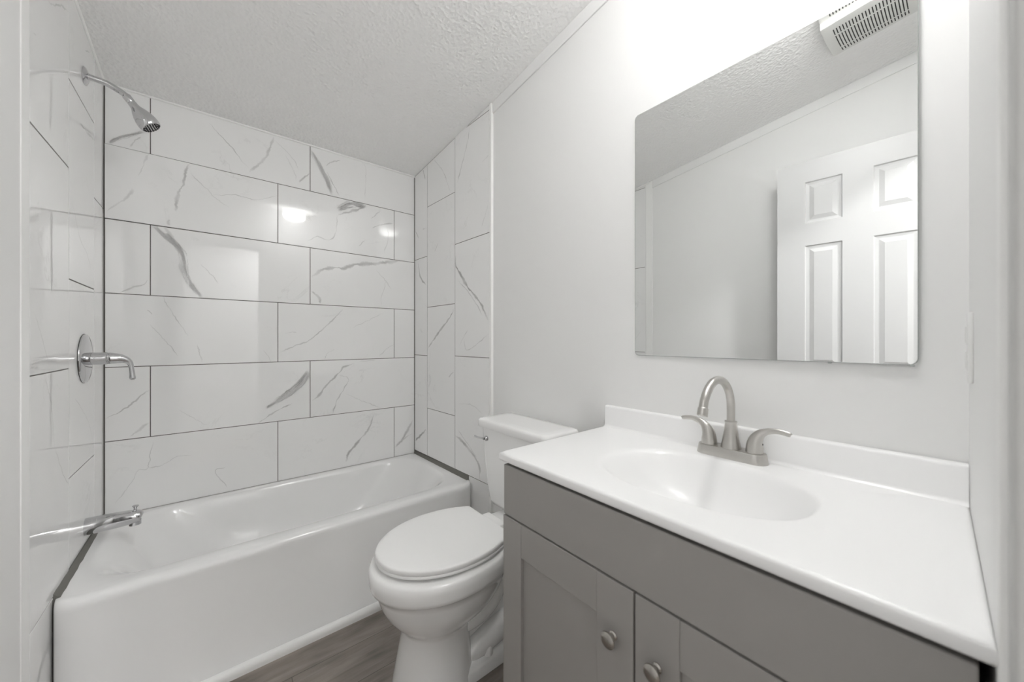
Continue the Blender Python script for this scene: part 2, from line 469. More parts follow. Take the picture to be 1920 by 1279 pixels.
# ceiling: slopes up from the tub towards the door
bm = bmesh.new()
hexa(bm, [(XL-0.1, YF-0.11, zc(YF-0.11)), (0.2, YF-0.11, zc(YF-0.11)), (0.2, 0.1, zc(0.1)), (XL-0.1, 0.1, zc(0.1))],
         [(XL-0.1, YF-0.11, zc(YF-0.11)+0.05), (0.2, YF-0.11, zc(YF-0.11)+0.05), (0.2, 0.1, zc(0.1)+0.05), (XL-0.1, 0.1, zc(0.1)+0.05)])
ceiling = struct(obj('ceiling', bm, M['ceiling']), 'white stippled ceiling sloping down over the tub', 'ceiling')

def wall_prism(name, poly_xy, ztop, m, label):
    """vertical wall with plan polygon poly_xy; ztop(x,y) gives the top"""
    bm = bmesh.new()
    lo = [bm.verts.new((x, y, 0)) for x, y in poly_xy]
    hi = [bm.verts.new((x, y, ztop(y) + 0.02)) for x, y in poly_xy]
    n = len(lo)
    for i in range(n):
        j = (i+1) % n
        bm.faces.new((lo[i], lo[j], hi[j], hi[i]))
    bm.faces.new(lo[::-1]); bm.faces.new(hi)
    return struct(obj(name, bm, m), label, 'wall')
wall_back = wall_prism('wall_back', [(XL-0.1, 0.009), (0.15, 0.009), (0.15, 0.1), (XL-0.1, 0.1)], zc, M['wall'], 'back wall behind the tub, covered with marble look tile')
wall_left = wall_prism('wall_left', [(XL-0.1, YF-0.11), (XL, YF-0.11), (XL, -0.765), (XL-0.009, -0.765), (XL-0.009, 0.1), (XL-0.1, 0.1)], zc, M['wall'], 'left wall, tiled at the tub and painted light grey beside the door')
wall_right = wall_prism('wall_right', [(xw(YF-0.11), YF-0.11), (0.2, YF-0.11), (0.2, 0.1), (0.012, 0.1), (0.012, 0.0), (0.046, -0.76), (xw(-0.772), -0.772)], zc, M['wall'], 'right wall, tiled at the tub and painted light grey behind the mirror')

# front wall with the doorway the view is taken from
OX0, OX1, OH = -1.268, -0.632, 2.005
bm = bmesh.new()
def fw(x0, x1, z0):
    zt = zc(YF) + 0.02
    box(bm, x0, x1, YF-0.11, YF, z0, zt)
fw(XL-0.1, OX0, 0); fw(OX0, OX1, OH); fw(OX1, -0.416, 0)
zt = zc(YF) + 0.02
hexa(bm, [(-0.416, YF-0.11, 0), (0.12, YF-0.11, 0), (0.12, yfr(0.12), 0), (-0.416, YF, 0)],
         [(-0.416, YF-0.11, zt), (0.12, YF-0.11, zt), (0.12, yfr(0.12), zt), (-0.416, YF, zt)])
wall_front = struct(obj('wall_front', bm, M['wall']), 'front wall with the doorway beside the vanity', 'wall')

# hallway beyond the doorway
HZ = 2.38
bm = bmesh.new()
box(bm, -2.4, 1.0, HALL_Y-0.1, HALL_Y, 0, HZ)
struct(obj('wall_hall_far', bm, M['wall']), 'hallway wall opposite the doorway', 'wall')
bm = bmesh.new()
box(bm, -2.5, -2.4, HALL_Y, YF-0.11, 0, HZ); 
struct(obj('wall_hall_left', bm, M['wall']), 'hallway end wall', 'wall')
bm = bmesh.new()
box(bm, 1.0, 1.1, HALL_Y, YF-0.11, 0, HZ)
struct(obj('wall_hall_right', bm, M['wall']), 'hallway end wall', 'wall')
bm = bmesh.new()
box(bm, 0.12, 1.0, YF-0.11, YF-0.01, 0, HZ); box(bm, -2.4, XL-0.1, YF-0.11, YF-0.01, 0, HZ)
box(bm, XL-0.1, 0.12, YF-0.11, YF-0.09, HZ-0.001, HZ+0.06)
struct(obj('wall_hall_near', bm, M['wall']), 'hallway wall beside the bathroom', 'wall')
bm = bmesh.new()
box(bm, -2.5, 1.1, HALL_Y-0.1, YF-0.11, HZ, HZ+0.05)
struct(obj('ceiling_hall', bm, M['ceiling']), 'hallway ceiling', 'ceiling')
bm = bmesh.new()
box(bm, -2.4, 1.0, HALL_Y, HALL_Y+0.012, 0, 0.08)
struct(obj('baseboard_hall', bm, M['trim'], bevel=(0.003, 2)), 'white baseboard along the hallway wall', 'baseboard')

# ---------------------------------------------------------------- tile surround
GAP = 0.0016
def tile_wall(name, rects, P, nrm, back, veins, parent, tilts=None, label=None):
    """rects: (u0,u1,z0,z1left,z1right). P(u,z)->Vector on the wall face; nrm: unit normal into the room"""
    bm = bmesh.new()
    lv = bm.verts.layers.float_color.new('vein')
    ls = bm.verts.layers.float_vector.new('tile_seed')
    plan = []
    def put(u, z, off, vein=(0, 0, 0, 1), seed=(0, 0, 0)):
        v = bm.verts.new(P(u, z) + nrm * off)
        v[lv] = vein; v[ls] = seed
        return v
    for k, (u0, u1, z0, za, zb) in enumerate(rects):
        uc, zz = (u0+u1)/2, (z0+max(za, zb))/2
        a = rng.uniform(-1, 1) * 0.0013; b = rng.uniform(-1, 1) * 0.0015
        if tilts and k in tilts: a, b = tilts[k]; uc = u1
        seed = (rng.uniform(0, 40), rng.uniform(0, 40), rng.uniform(0, 40))
        f = lambda u, z, a=a, b=b, uc=uc, zz=zz: a*(u-uc) + b*(z-zz)
        plan.append((u0, u1, z0, max(za, zb), f, seed))
        g = GAP; bv = 0.0009
        ring = lambda e: [(u0+e, z0+e), (u1-e, z0+e), (u1-e, zb-e), (u0+e, za-e)]
        r0 = [put(u, z, -0.0085, seed=seed) for u, z in ring(g)]
        r1 = [put(u, z, f(u, z)-bv*0.6, seed=seed) for u, z in ring(g)]
        r2 = [put(u, z, f(u, z), seed=seed) for u, z in ring(g+bv)]
        for A, B in ((r0, r1), (r1, r2)):
            for i in range(4):
                j = (i+1) % 4
                bm.faces.new((A[i], A[j], B[j], B[i]))
        bm.faces.new(r2)
    # veins: thin ribbons flush with their tile
    strands = []
    for pts, width, stren, style in veins:
        if style == 0:
            strands.append((pts, width*1.05, stren*1.2, 0))
            continue
        strands.append((pts, width*0.85, stren*0.20, 1))          # a soft cloudy band ...
        m = 7
        for q in range(m):                                        # ... streaked with finer threads
            o = (q/(m-1) - 0.5) * width * 0.8
            sh = []
            for i, (u, z) in enumerate(pts):
                a = pts[max(i-1, 0)]; b = pts[min(i+1, len(pts)-1)]
                du, dz = b[0]-a[0], b[1]-a[1]; L = math.hypot(du, dz) or 1
                k = o * (0.6 + 0.8*rng.random()) * (0.35 + 0.65*sin(pi*(i+0.5)/len(pts)))
                sh.append((u - dz/L*k, z + du/L*k))
            c = rng.uniform(0.0, 0.3)
            strands.append((sh, max(0.0024, width*rng.uniform(0.08, 0.18)), stren*rng.uniform(0.35, 0.95), 0.7))
    for pts, width, stren, style in strands:
        path = catmull([(u, z, 0) for u, z in pts], 14)
        mu, mz = path[len(path)//2].x, path[len(path)//2].y
        host = None
        for t in plan:
            if t[0]-0.004 <= mu <= t[1]+0.004 and t[2]-0.004 <= mz <= t[3]+0.004: host = t
        if host is None: continue
        L = sum((path[i+1]-path[i]).length for i in range(len(path)-1))
        n = max(8, int(L / 0.0035))
        # resample evenly
        cum = [0]
        for i in range(len(path)-1): cum.append(cum[-1] + (path[i+1]-path[i]).length)
        res = []; j = 0
        for i in range(n+1):
            d = L*i/n
            while j < len(path)-2 and cum[j+1] < d: j += 1
            t = (d-cum[j]) / max(cum[j+1]-cum[j], 1e-9)
            res.append(path[j].lerp(path[j+1], min(max(t, 0), 1)))
        sd = rng.uniform(0, 100)
        prof = (-1, -0.5, 0, 0.5, 1)
        rows = []
        for i, p in enumerate(res):
            a = res[max(i-1, 0)]; b = res[min(i+1, n)]
            t = (b-a).normalized(); q = Vector((-t.y, t.x, 0))
            d = L*i/n
            wob = noise.noise(Vector((d*40, sd, 0)))*0.0045 + noise.noise(Vector((d*140, sd, 3)))*0.0022
            ends = min(1, 6*i/n + 0.15, 6*(n-i)/n + 0.15)
            wv = width * (0.62 + 0.75*noise.noise(Vector((d*26, sd, 7)))) * (0.45 + 0.55*ends)
            wv = max(wv, 0.0021)
            s_ = stren * (0.8 + 0.55*noise.noise(Vector((d*18, sd, 11)))) * min(1, ends*1.2)
            row = []
            for c in prof:
                jag = noise.noise(Vector((d*190, sd + c*5, 17))) * width * 0.25
                o = p + q*(wob + c*wv*0.75 + (jag if abs(c) > 0.6 else 0))
                u = min(max(o.x, host[0]+GAP+0.001), host[1]-GAP-0.001)
                z = min(max(o.y, host[2]+GAP+0.001), host[3]-GAP-0.001)
                core = {1: 0.0, 0.5: 0.72, 0: 1.0}[abs(c)]
                if style == 1 and c == 0: core = 0.75
                row.append(put(u, z, host[4](u, z) + 0.00018, (max(0, s_*core), float(style), 0, 1), host[5]))
            rows.append(row)
        for A, B in zip(rows[:-1], rows[1:]):
            for c in range(4):
                try: bm.faces.new((A[c], A[c+1], B[c+1], B[c]))
                except ValueError: pass
    # grout bed
    for q in back:
        fv = [put(u, z, -0.0014) for u, z in q]
        fc = bm.faces.new(fv); fc.material_index = 1
    # every face looks into the room
    for f in bm.faces:
        f.normal_update()
        if f.normal.dot(nrm) < -0.2: f.normal_flip()
    o = obj(name, bm, [M['tile'], M['grout']], parent, smooth=False)
    if label: o['label'] = label
    return o

zr = [0.3605, 0.6685, 0.973, 1.2775, 1.582, 1.8865]
rb = []
for k in range(6):
    z0 = zr[k]; z1 = zr[k+1] if k < 5 else zc(0) - 0.001
    xs = [XL+0.002, -0.7425, -0.1335, -0.001] if k % 2 == 0 else [XL+0.002, -1.2068, -0.5955, -0.001]
    for a, b in zip(xs[:-1], xs[1:]): rb.append((a, b, z0, z1, z1))
tile_wall('tile_panel', rb, lambda u, z: Vector((u, 0, z)), Vector((0, -1, 0)),
          [[(XL, 0.30), (0.0, 0.30), (0.0, 2.15), (XL, 2.15)]], VEINS_BACK, wall_back, tilts={12: (-0.0105, 0.0)})
def cols(colsdef):
    out = []
    for (y0, y1, zs) in colsdef:
        for i, z0 in enumerate(zs):
            if i < len(zs)-1: za = zb = zs[i+1]
            else: za, zb = zc(y0) - 0.001, zc(y1) - 0.001
            out.append((y0, y1, z0, za, zb))
    return out
rl = cols([(-0.152, -0.002, [0.374, 0.9965, 1.619]), (-0.456, -0.152, [0.374, 0.655, 1.2748, 1.8967]),
           (-0.772, -0.456, [0.004, 0.366, 0.9965, 1.619, 2.2])])
tile_wall('tile_panel', rl, lambda u, z: Vector((XL, u, z)), Vector((1, 0, 0)),
          [[(-0.77, 0.0), (0, 0.0), (0, zc(0)), (-0.77, zc(-0.77))]], VEINS_LEFT, wall_left)
rr_ = cols([(-0.164, -0.002, [0.381, 0.99, 1.596]), (-0.468, -0.164, [0.381, 0.671, 1.284, 1.894]),
            (-0.772, -0.468, [0.004, 0.381, 0.998, 1.607, 2.2])])
nr = Vector((-1, -RT, 0)).normalized()
tile_wall('tile_panel', rr_, lambda u, z: Vector((xr(u), u, z)), nr,
          [[(-0.77, 0.0), (0, 0.0), (0, zc(0)), (-0.77, zc(-0.77))]], VEINS_RIGHT, wall_right)

# white edge trim at the ends of the tile
bm = bmesh.new()
xa, xb = xr(-0.772), xw(-0.79)
hexa(bm, [(xa-0.002, -0.7725, 0.0), (xa-0.002, -0.787, 0.0), (xb+0.004, -0.790, 0.0), (xb+0.004, -0.7725, 0.0)],
         [(xa-0.002, -0.7725, zc(-0.77)), (xa-0.002, -0.787, zc(-0.78)), (xb+0.004, -0.790, zc(-0.78)), (xb+0.004, -0.7725, zc(-0.77))])
part('tile_edge_trim', bm, M['trim'], wall_right, bevel=(0.002, 2), root=1)
bm = bmesh.new()
hexa(bm, [(XL-0.002, -0.822, 0.0), (XL+0.0022, -0.822, 0.0), (XL+0.0022, -0.7735, 0.0), (XL-0.002, -0.7735, 0.0)],
         [(XL-0.002, -0.822, zc(-0.82)), (XL+0.0022, -0.822, zc(-0.82)), (XL+0.0022, -0.7735, zc(-0.77)), (XL-0.002, -0.7735, zc(-0.77))])
part('tile_edge_trim', bm, M['trim'], wall_left, bevel=(0.0015, 3), root=1)

# white caulk line where the tile meets the ceiling
bm = bmesh.new()
tube(bm, [(XL, -0.001, zc(0)-0.003), (-0.7, -0.001, zc(0)-0.003), (0, -0.001, zc(0)-0.003)], [0.005]*3, 10, 6)
part('caulk_bead', bm, M['trim'], wall_back, 40, root=1)
bm = bmesh.new()
tube(bm, [(XL+0.001, 0, zc(0)-0.003), (XL+0.001, -0.4, zc(-0.4)-0.003), (XL+0.001, -0.80, zc(-0.8)-0.003)], [0.006]*3, 10, 6)
part('caulk_bead', bm, M['trim'], wall_left, 40, root=1)

def fillet(name, pts, ws, inA, inB, m, parent, seed, rag=0.16):
    """ragged caulk fillet along pts: legs ws in directions inA and inB"""
    bm = bmesh.new()
    P = []
    n = 60
    for i in range(n+1):
        t = i/n*(len(pts)-1); k = min(int(t), len(pts)-2); f = t-k
        p = Vector(pts[k]).lerp(Vector(pts[k+1]), f); w = ws[k]*(1-f) + ws[k+1]*f
        P.append((p, w*(1+rag*noise.noise(Vector((i*0.35, seed, 0)))), w*(1+rag*1.35*noise.noise(Vector((i*0.35, seed, 9))))))
    A, B = Vector(inA), Vector(inB)
    loft(bm, [[p - A*0.003 - B*0.003, p + A*a, p + A*a*0.45 + B*b*0.45, p + B*b] for p, a, b in P], True, True, True)
    return part(name, bm, m, parent, 50, root=1)
# dark bead up the back left corner, grey beads between tub and tile
fillet('corner_caulk', [(XL, 0, 0.37), (XL, 0, 1.0), (XL, 0, 1.9), (XL, 0, 2.12)], [0.0034, 0.0019, 0.0015, 0.0015], (1, 0, 0), (0, -1, 0), M['grout'], wall_back, 3, 0.95)
fillet('corner_caulk', [(0, 0, 0.37), (0, 0, 1.2), (0, 0, 2.13)], [0.0024, 0.0018, 0.0018], (-1, 0, 0), (0, -1, 0), M['grout'], wall_back, 8)

# ceiling battens along the walls
def batten(name, p0, p1, n, h=0.052, t=0.006):
    bm = bmesh.new()
    n = Vector(n)
    a, b = Vector(p0), Vector(p1)
    dn = Vector((0, 0, -h))
    hexa(bm, [a+dn, b+dn, b+dn+n*t, a+dn+n*t], [a, b, b+n*t, a+n*t])
    return struct(obj(name, bm, M['wall'], bevel=(0.0015, 2)), None, None)
o = batten('trim_1', (xw(-0.79), -0.791, zc(-0.791)), (xw(YF), yfr(0.06), zc(YF)), (-1, 0, 0)); struct(o, 'ceiling batten above the mirror wall', 'trim')
o = batten('trim_2', (XL, -0.823, zc(-0.823)), (XL, YF, zc(YF)), (1, 0, 0)); struct(o, 'ceiling batten on the left wall, seen in the mirror', 'trim')
o = batten('trim_3', (XL+0.006, YF, zc(YF)), (-0.42, YF, zc(YF)), (0, 1, 0)); struct(o, 'ceiling batten above the doorway', 'trim')

# quarter round along the foot of the tub
bm = bmesh.new()
prof = [(0, 0), (-0.017, 0)] + [(-0.017*cos(a), 0.008 + 0.022*sin(a)) for a in [i*pi/2/8 for i in range(9)]]
rings = [[Vector((x, -0.7205 + p, q)) for p, q in prof] for x in (XL+0.001, 0.031)]
loft(bm, rings, True, True, True)
struct(obj('trim_4', bm, M['trim'], smooth=40), 'white quarter round strip along the foot of the tub', 'trim')

# door frame: jamb boards in the opening, casing on the room side
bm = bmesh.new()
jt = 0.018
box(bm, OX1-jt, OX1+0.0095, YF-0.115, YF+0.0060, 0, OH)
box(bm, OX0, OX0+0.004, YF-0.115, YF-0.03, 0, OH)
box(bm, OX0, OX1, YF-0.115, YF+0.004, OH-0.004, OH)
struct(obj('trim_5', bm, M['jamb'], bevel=(0.002, 2)), 'door jamb at the right edge of the view, toned greyer than the casing', 'trim')
bm = bmesh.new()
box(bm, OX1+0.010, OX1+0.027, YF, YF+0.0095, 0, OH+0.045)
box(bm, OX0-0.04, OX1+0.010, YF, YF+0.0095, OH, OH+0.045)
struct(obj('trim_6', bm, M['trim'], bevel=(0.003, 3)), 'white door casing beside the vanity', 'trim')

# the open six panel door, folded back towards the left wall (seen in the mirror)
DW, DH, DT = 0.61, 1.968, 0.035
door = bpy.data.objects.new('door_1', None); COL.objects.link(door)
door.location = (-1.2268, -2.220, 0.012)
door.rotation_euler = (0, 0, radians(90 - 3.84))      # local +x runs from hinge to free edge
struct(door, 'white six panel door standing open, reflected in the mirror', 'door')
def door_slab():
    bm = bmesh.new()
    st, pw = 0.113, 0.140
    us = [0, st, st+pw, DW-st-pw, DW-st, DW]
    vs = [0, 0.20, 0.80, 0.94, 1.545, 1.655, 1.862, DH]
    open_v = {1, 3, 5}
    for side in (0, 1):
        y = 0.0 if side == 0 else DT
        sg = -1 if side == 0 else 1                    # outward
        def q(pts):
            f = face(bm, [(u, y + d*sg, v) for u, v, d in pts])
        for i in range(5):
            for j in range(7):
                u0, u1, v0, v1 = us[i], us[i+1], vs[j], vs[j+1]
                if i in (1, 3) and j in open_v:
                    R = lambda e, d: [(u0+e, v0+e, d), (u1-e, v0+e, d), (u1-e, v1-e, d), (u0+e, v1-e, d)]
                    rings = [R(0, 0), R(0.004, -0.006), R(0.014, -0.0075), R(0.018, -0.0075), R(0.036, -0.001), R(0.0365, -0.001)]
                    for a, b in zip(rings[:-1], rings[1:]):
                        for k in range(4):
                            l = (k+1) % 4
                            q([a[k], a[l], b[l], b[k]])
                    q(rings[-1])
                else:
                    q([(u0, v0, 0), (u1, v0, 0), (u1, v1, 0), (u0, v1, 0)])
    for pts in ([(0,0,0),(DW,0,0),(DW,DT,0),(0,DT,0)], [(0,0,DH),(DW,0,DH),(DW,DT,DH),(0,DT,DH)],
                [(0,0,0),(0,DT,0),(0,DT,DH),(0,0,DH)], [(DW,0,0),(DW,DT,0),(DW,DT,DH),(DW,0,DH)]):
        face(bm, pts)
    bmesh.ops.remove_doubles(bm, verts=bm.verts, dist=1e-5)
    return bm
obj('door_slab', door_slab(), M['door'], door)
for zz in (0.22, 0.98, 1.76):
    bm = bmesh.new()
    lathe(bm, [(0.006, 0), (0.006, 0.085)], (-0.004, -0.004, zz), (0, 0, 1), 16)
    obj('door_hinge', bm, M['nickel'], door, smooth=35)

# ================================================================ BATHTUB
tub = thing('bathtub', 'white alcove bathtub with a bowed apron against the tiled back wall', 'bathtub', (-0.67, -0.36, 0))
bm = bmesh.new()
XA, XB = XL + 0.004, -0.003
def endfall(x, w=0.055, d=0.036):
    e = min(x - XA, XBx - x)
    if e >= w: return 0.0
    t = 1 - max(e, 0)/w
    return d*(1 - sqrt(max(0, 1 - t*t)))
XBx = 0.026
K, MM = 10, 18
def ring_out(y0, z, dx=0.0):
    pts = rrect(XA, -0.003, y0, -0.003, 0.004, z, K, MM)
    # stretch the right end onto the out-of-square wall
    return [Vector((p.x + (max(0, (p.x+0.67)/0.667))*(xr(p.y)), p.y, p.z)) for p in pts]
def ring_in(x0, x1, y0, y1, r, z): return rrect(x0, x1, y0, y1, r, z, K, MM)
rings = [ring_out(-0.622, ZT)]
for p in rings[0]:
    if p.y < -0.5: p.y += endfall(p.x)
ins = [(0, ZT+0.0003, -1.310, -0.032, -0.582, -0.020, 0.165),
       (0, ZT-0.002, -1.298, -0.038, -0.577, -0.025, 0.165),
       (0, ZT-0.008, -1.284, -0.046, -0.571, -0.031, 0.166),
       (0, ZT-0.020, -1.265, -0.056, -0.565, -0.037, 0.168),
       (0, 0.30, -1.228, -0.086, -0.558, -0.046, 0.182),
       (0, 0.22, -1.172, -0.130, -0.545, -0.060, 0.208),
       (0, 0.15, -1.118, -0.190, -0.520, -0.085, 0.214),
       (0, 0.115, -1.080, -0.240, -0.495, -0.110, 0.190),
       (0, 0.092, -1.035, -0.300, -0.460, -0.145, 0.155),
       (0, 0.080, -0.980, -0.370, -0.415, -0.190, 0.110),
       (0, 0.076, -0.90, -0.60, -0.33, -0.27, 0.025)]
for _, z, x0, x1, y0, y1, r in ins: rings.append(ring_in(x0, x1, y0, y1, r, z))
loft(bm, rings, True, False, True)
# apron: rolled front lip, then a face that leans out towards the floor; both ends curl back to the tile
prof = [(-0.596, ZT-0.0006), (-0.612, ZT-0.0004), (-0.622, ZT-0.0001), (-0.6325, ZT-0.0015), (-0.6405, ZT-0.006), (-0.6455, ZT-0.0125), (-0.648, ZT-0.021), (-0.6485, ZT-0.03),
        (-0.6495, 0.30), (-0.657, 0.24), (-0.668, 0.17), (-0.684, 0.10), (-0.702, 0.04), (-0.7155, 0.0)]
xs = [XA + 0.055*(1-cos(i/10*pi/2)) for i in range(10)] + [XA+0.055 + (XBx-XA-0.11)*i/24 for i in range(25)] + [XBx - 0.055*(1-cos(i/10*pi/2)) for i in range(9, -1, -1)]
grid = []
for x in xs:
    col = []
    for y, z in prof:
        lean = (y + 0.6485) if z < 0.33 else 0
        e = min(x - XA, XBx - x)
        f = min(1, e/0.10)
        col.append(bm.verts.new((x, y - lean*(1-f)*(1.0) + endfall(x), z)))
    grid.append(col)
for a, b in zip(grid[:-1], grid[1:]):
    for i in range(len(prof)-1): bm.faces.new((a[i], b[i], b[i+1], a[i+1]))
bmesh.ops.remove_doubles(bm, verts=bm.verts, dist=0.0003)
tb = part('tub_body', bm, M['tub'], tub, 60)
bm = bmesh.new()
lathe(bm, [(0.001, 0.004), (0.020, 0.004), (0.030, 0.003), (0.034, 0.0)], (-0.93, -0.30, 0.0768), (0, 0, 1), 32)
part('tub_drain', bm, M['chrome'], tub, 35)
# grey caulk beads sealing the tub to the tile
bm = bmesh.new()
fillet('caulk_bead', [(XL, -0.002, ZT), (XL, -0.15, ZT), (XL, -0.35, ZT), (XL, -0.60, ZT+0.001)], [0.007, 0.011, 0.013, 0.014], (1, 0, 0), (0, 0, 1), M['caulk'], tb, 21)
fillet('caulk_bead', [(0, -0.002, ZT), (xr(-0.2), -0.2, ZT), (xr(-0.45), -0.45, ZT), (xr(-0.60), -0.60, ZT-0.001)], [0.013, 0.017, 0.022, 0.024], (-0.6, 0, 0), (0, 0, 1), M['caulk'], tb, 33)
fillet('caulk_bead', [(XL, -0.0005, ZT), (-0.6, -0.0005, ZT), (0, -0.0005, ZT)], [0.0042, 0.0038, 0.0042], (0, -1, 0), (0, 0, 0.5), M['light_caulk'], tb, 14)
fillet('caulk_bead', [(XL, -0.6, ZT), (XL, -0.602, 0.28), (XL, -0.602, 0.27), (XL, -0.604, 0.01)], [0.006, 0.006, 0.003, 0.003], (1, 0, 0), (0, -1, 0), M['grout'], tb, 5)
fillet('caulk_bead', [(xr(-0.6), -0.6, ZT), (xr(-0.6), -0.602, 0.2), (xr(-0.6), -0.604, 0.01)], [0.004, 0.003, 0.003], (-1, 0, 0), (0, -1, 0), M['grout'], tb, 6)
bm.free()

# ================================================================ SHOWER HEAD, VALVE, SPOUT
SY = -0.2916
sh = thing('wall_shower', 'chrome shower head on a bent arm high on the left tile wall', 'shower head', (XL, SY, 1.998))
bm = bmesh.new()
lathe(bm, [(0.029, 0.0), (0.030, 0.002), (0.027, 0.006), (0.018, 0.0095), (0.011, 0.011), (0.011, 0.014)], (XL, SY, 1.998), (1, 0, 0), 40)
part('wall_flange', bm, M['chrome'], sh, 35)
bm = bmesh.new()
tube(bm, [(XL, SY, 1.998), (-1.316, SY, 1.9975), (-1.290, SY, 1.9950), (-1.2628, SY, 1.9842), (-1.2480, SY, 1.9760), (-1.2385, SY, 1.9680)], [0.0100]*6, 24, 8)
part('shower_arm', bm, M['chrome'], sh, 50)
hd = Vector((0.579, -0.04, -0.816)).normalized()
H0 = Vector((-1.2398, SY, 1.9693))
bm = bmesh.new()
lathe(bm, [(0.0105, -0.004), (0.0124, -0.001), (0.0127, 0.003), (0.0122, 0.021), (0.0112, 0.0225)], H0, hd, 28)
part('arm_collar', bm, M['chrome'], sh, 35)
bm = bmesh.new()
lathe(bm, [(0.0100, 0.0215), (0.0100, 0.0235), (0.0128, 0.0245), (0.0132, 0.034), (0.0152, 0.042), (0.0195, 0.050), (0.0240, 0.059), (0.0288, 0.072), (0.0320, 0.086), (0.0332, 0.098), (0.0325, 0.1065), (0.0305, 0.1115), (0.0280, 0.1130)], H0, hd, 44, cap=False)
lathe(bm, [(0.0280, 0.1130), (0.0265, 0.1112), (0.0001, 0.1112)], H0, hd, 44, cap=False)
head = part('head_body', bm, M['chrome'], sh, 35)
bm = bmesh.new()
u = hd.cross(Vector((0, 1, 0))).normalized(); v = hd.cross(u)
for rr, nn in ((0.0, 1), (0.0085, 6), (0.0165, 12), (0.0238, 18)):
    for i in range(nn):
        a = 2*pi*i/nn + rr*70
        lathe(bm, [(0.0022, 0.0), (0.0020, 0.0045)], H0 + hd*0.1106 + u*cos(a)*rr + v*sin(a)*rr, hd, 8)
nz = part('spray_nozzles', bm, M['rubber'], sh, 35)
nz['label'] = 'dark rubber spray nozzles'

VY, VZ = -0.2849, 1.021
va = thing('shower_valve', 'chrome shower valve with round plate and drooping lever on the left tile wall', 'shower valve', (XL, VY, VZ))
bm = bmesh.new()
lathe(bm, [(0.0835, 0.0), (0.085, 0.0015), (0.084, 0.004), (0.078, 0.0075), (0.055, 0.0105), (0.026, 0.012), (0.024, 0.012)], (XL, VY, VZ), (1, 0, 0), 64)
part('escutcheon', bm, M['chrome'], va, 35)
bm = bmesh.new()
lathe(bm, [(0.0855, 0.0), (0.0855, 0.0012)], (XL, VY, VZ), (1, 0, 0), 64)
part('gasket', bm, M['rubber'], va, 35)
bm = bmesh.new()
lathe(bm, [(0.0215, 0.010), (0.0215, 0.0535), (0.0205, 0.0545)], (XL, VY, VZ-0.001), (1, 0, 0), 40)
part('handle_hub', bm, M['chrome'], va, 35)
bm = bmesh.new()
tube(bm, [(XL+0.0545, VY, VZ-0.001), (XL+0.066, VY, VZ-0.0015), (XL+0.084, VY, VZ-0.003), (XL+0.099, VY, VZ-0.008), (XL+0.109, VY, VZ-0.019), (XL+0.1135, VY, VZ-0.038), (XL+0.1155, VY, VZ-0.060), (XL+0.1165, VY, VZ-0.076), (XL+0.1166, VY, VZ-0.0815)],
     [0.0208, 0.0200, 0.0165, 0.0125, 0.0090, 0.0070, 0.0074, 0.0086, 0.0045], 28, 8)
part('lever', bm, M['chrome'], va, 50)

PY = -0.2719
sp = thing('tub_spout', 'chrome tub spout with a diverter knob just above the tub rim', 'tub spout', (XL, PY, 0.432))
bm = bmesh.new()
tube(bm, [(XL, PY, 0.4325), (XL+0.03, PY, 0.4325), (XL+0.07, PY, 0.4325), (XL+0.105, PY, 0.4320), (XL+0.125, PY, 0.4305), (XL+0.1365, PY, 0.428), (XL+0.1395, PY, 0.427)],
     [0.0275, 0.0275, 0.0262, 0.0240, 0.0225, 0.0185, 0.008], 32, 8, flat=[0.0290, 0.0290, 0.0280, 0.0258, 0.0240, 0.0195, 0.007])
# open mouth underneath
lathe(bm, [(0.0165, 0.0), (0.0165, 0.016), (0.0140, 0.016), (0.0140, 0.004), (0.0001, 0.004)], (XL+0.1215, PY, 0.4185), (0, 0, -1), 28)
part('spout_body', bm, M['chrome'], sp, 50)
bm = bmesh.new()
lathe(bm, [(0.0045, -0.004), (0.0045, 0.012), (0.0050, 0.0145), (0.0088, 0.0185), (0.0090, 0.021), (0.0070, 0.0225), (0.0001, 0.023)], (XL+0.1215, PY, 0.4505), (0.05, 0, 1), 24)
part('diverter_knob', bm, M['chrome'], sp, 35)

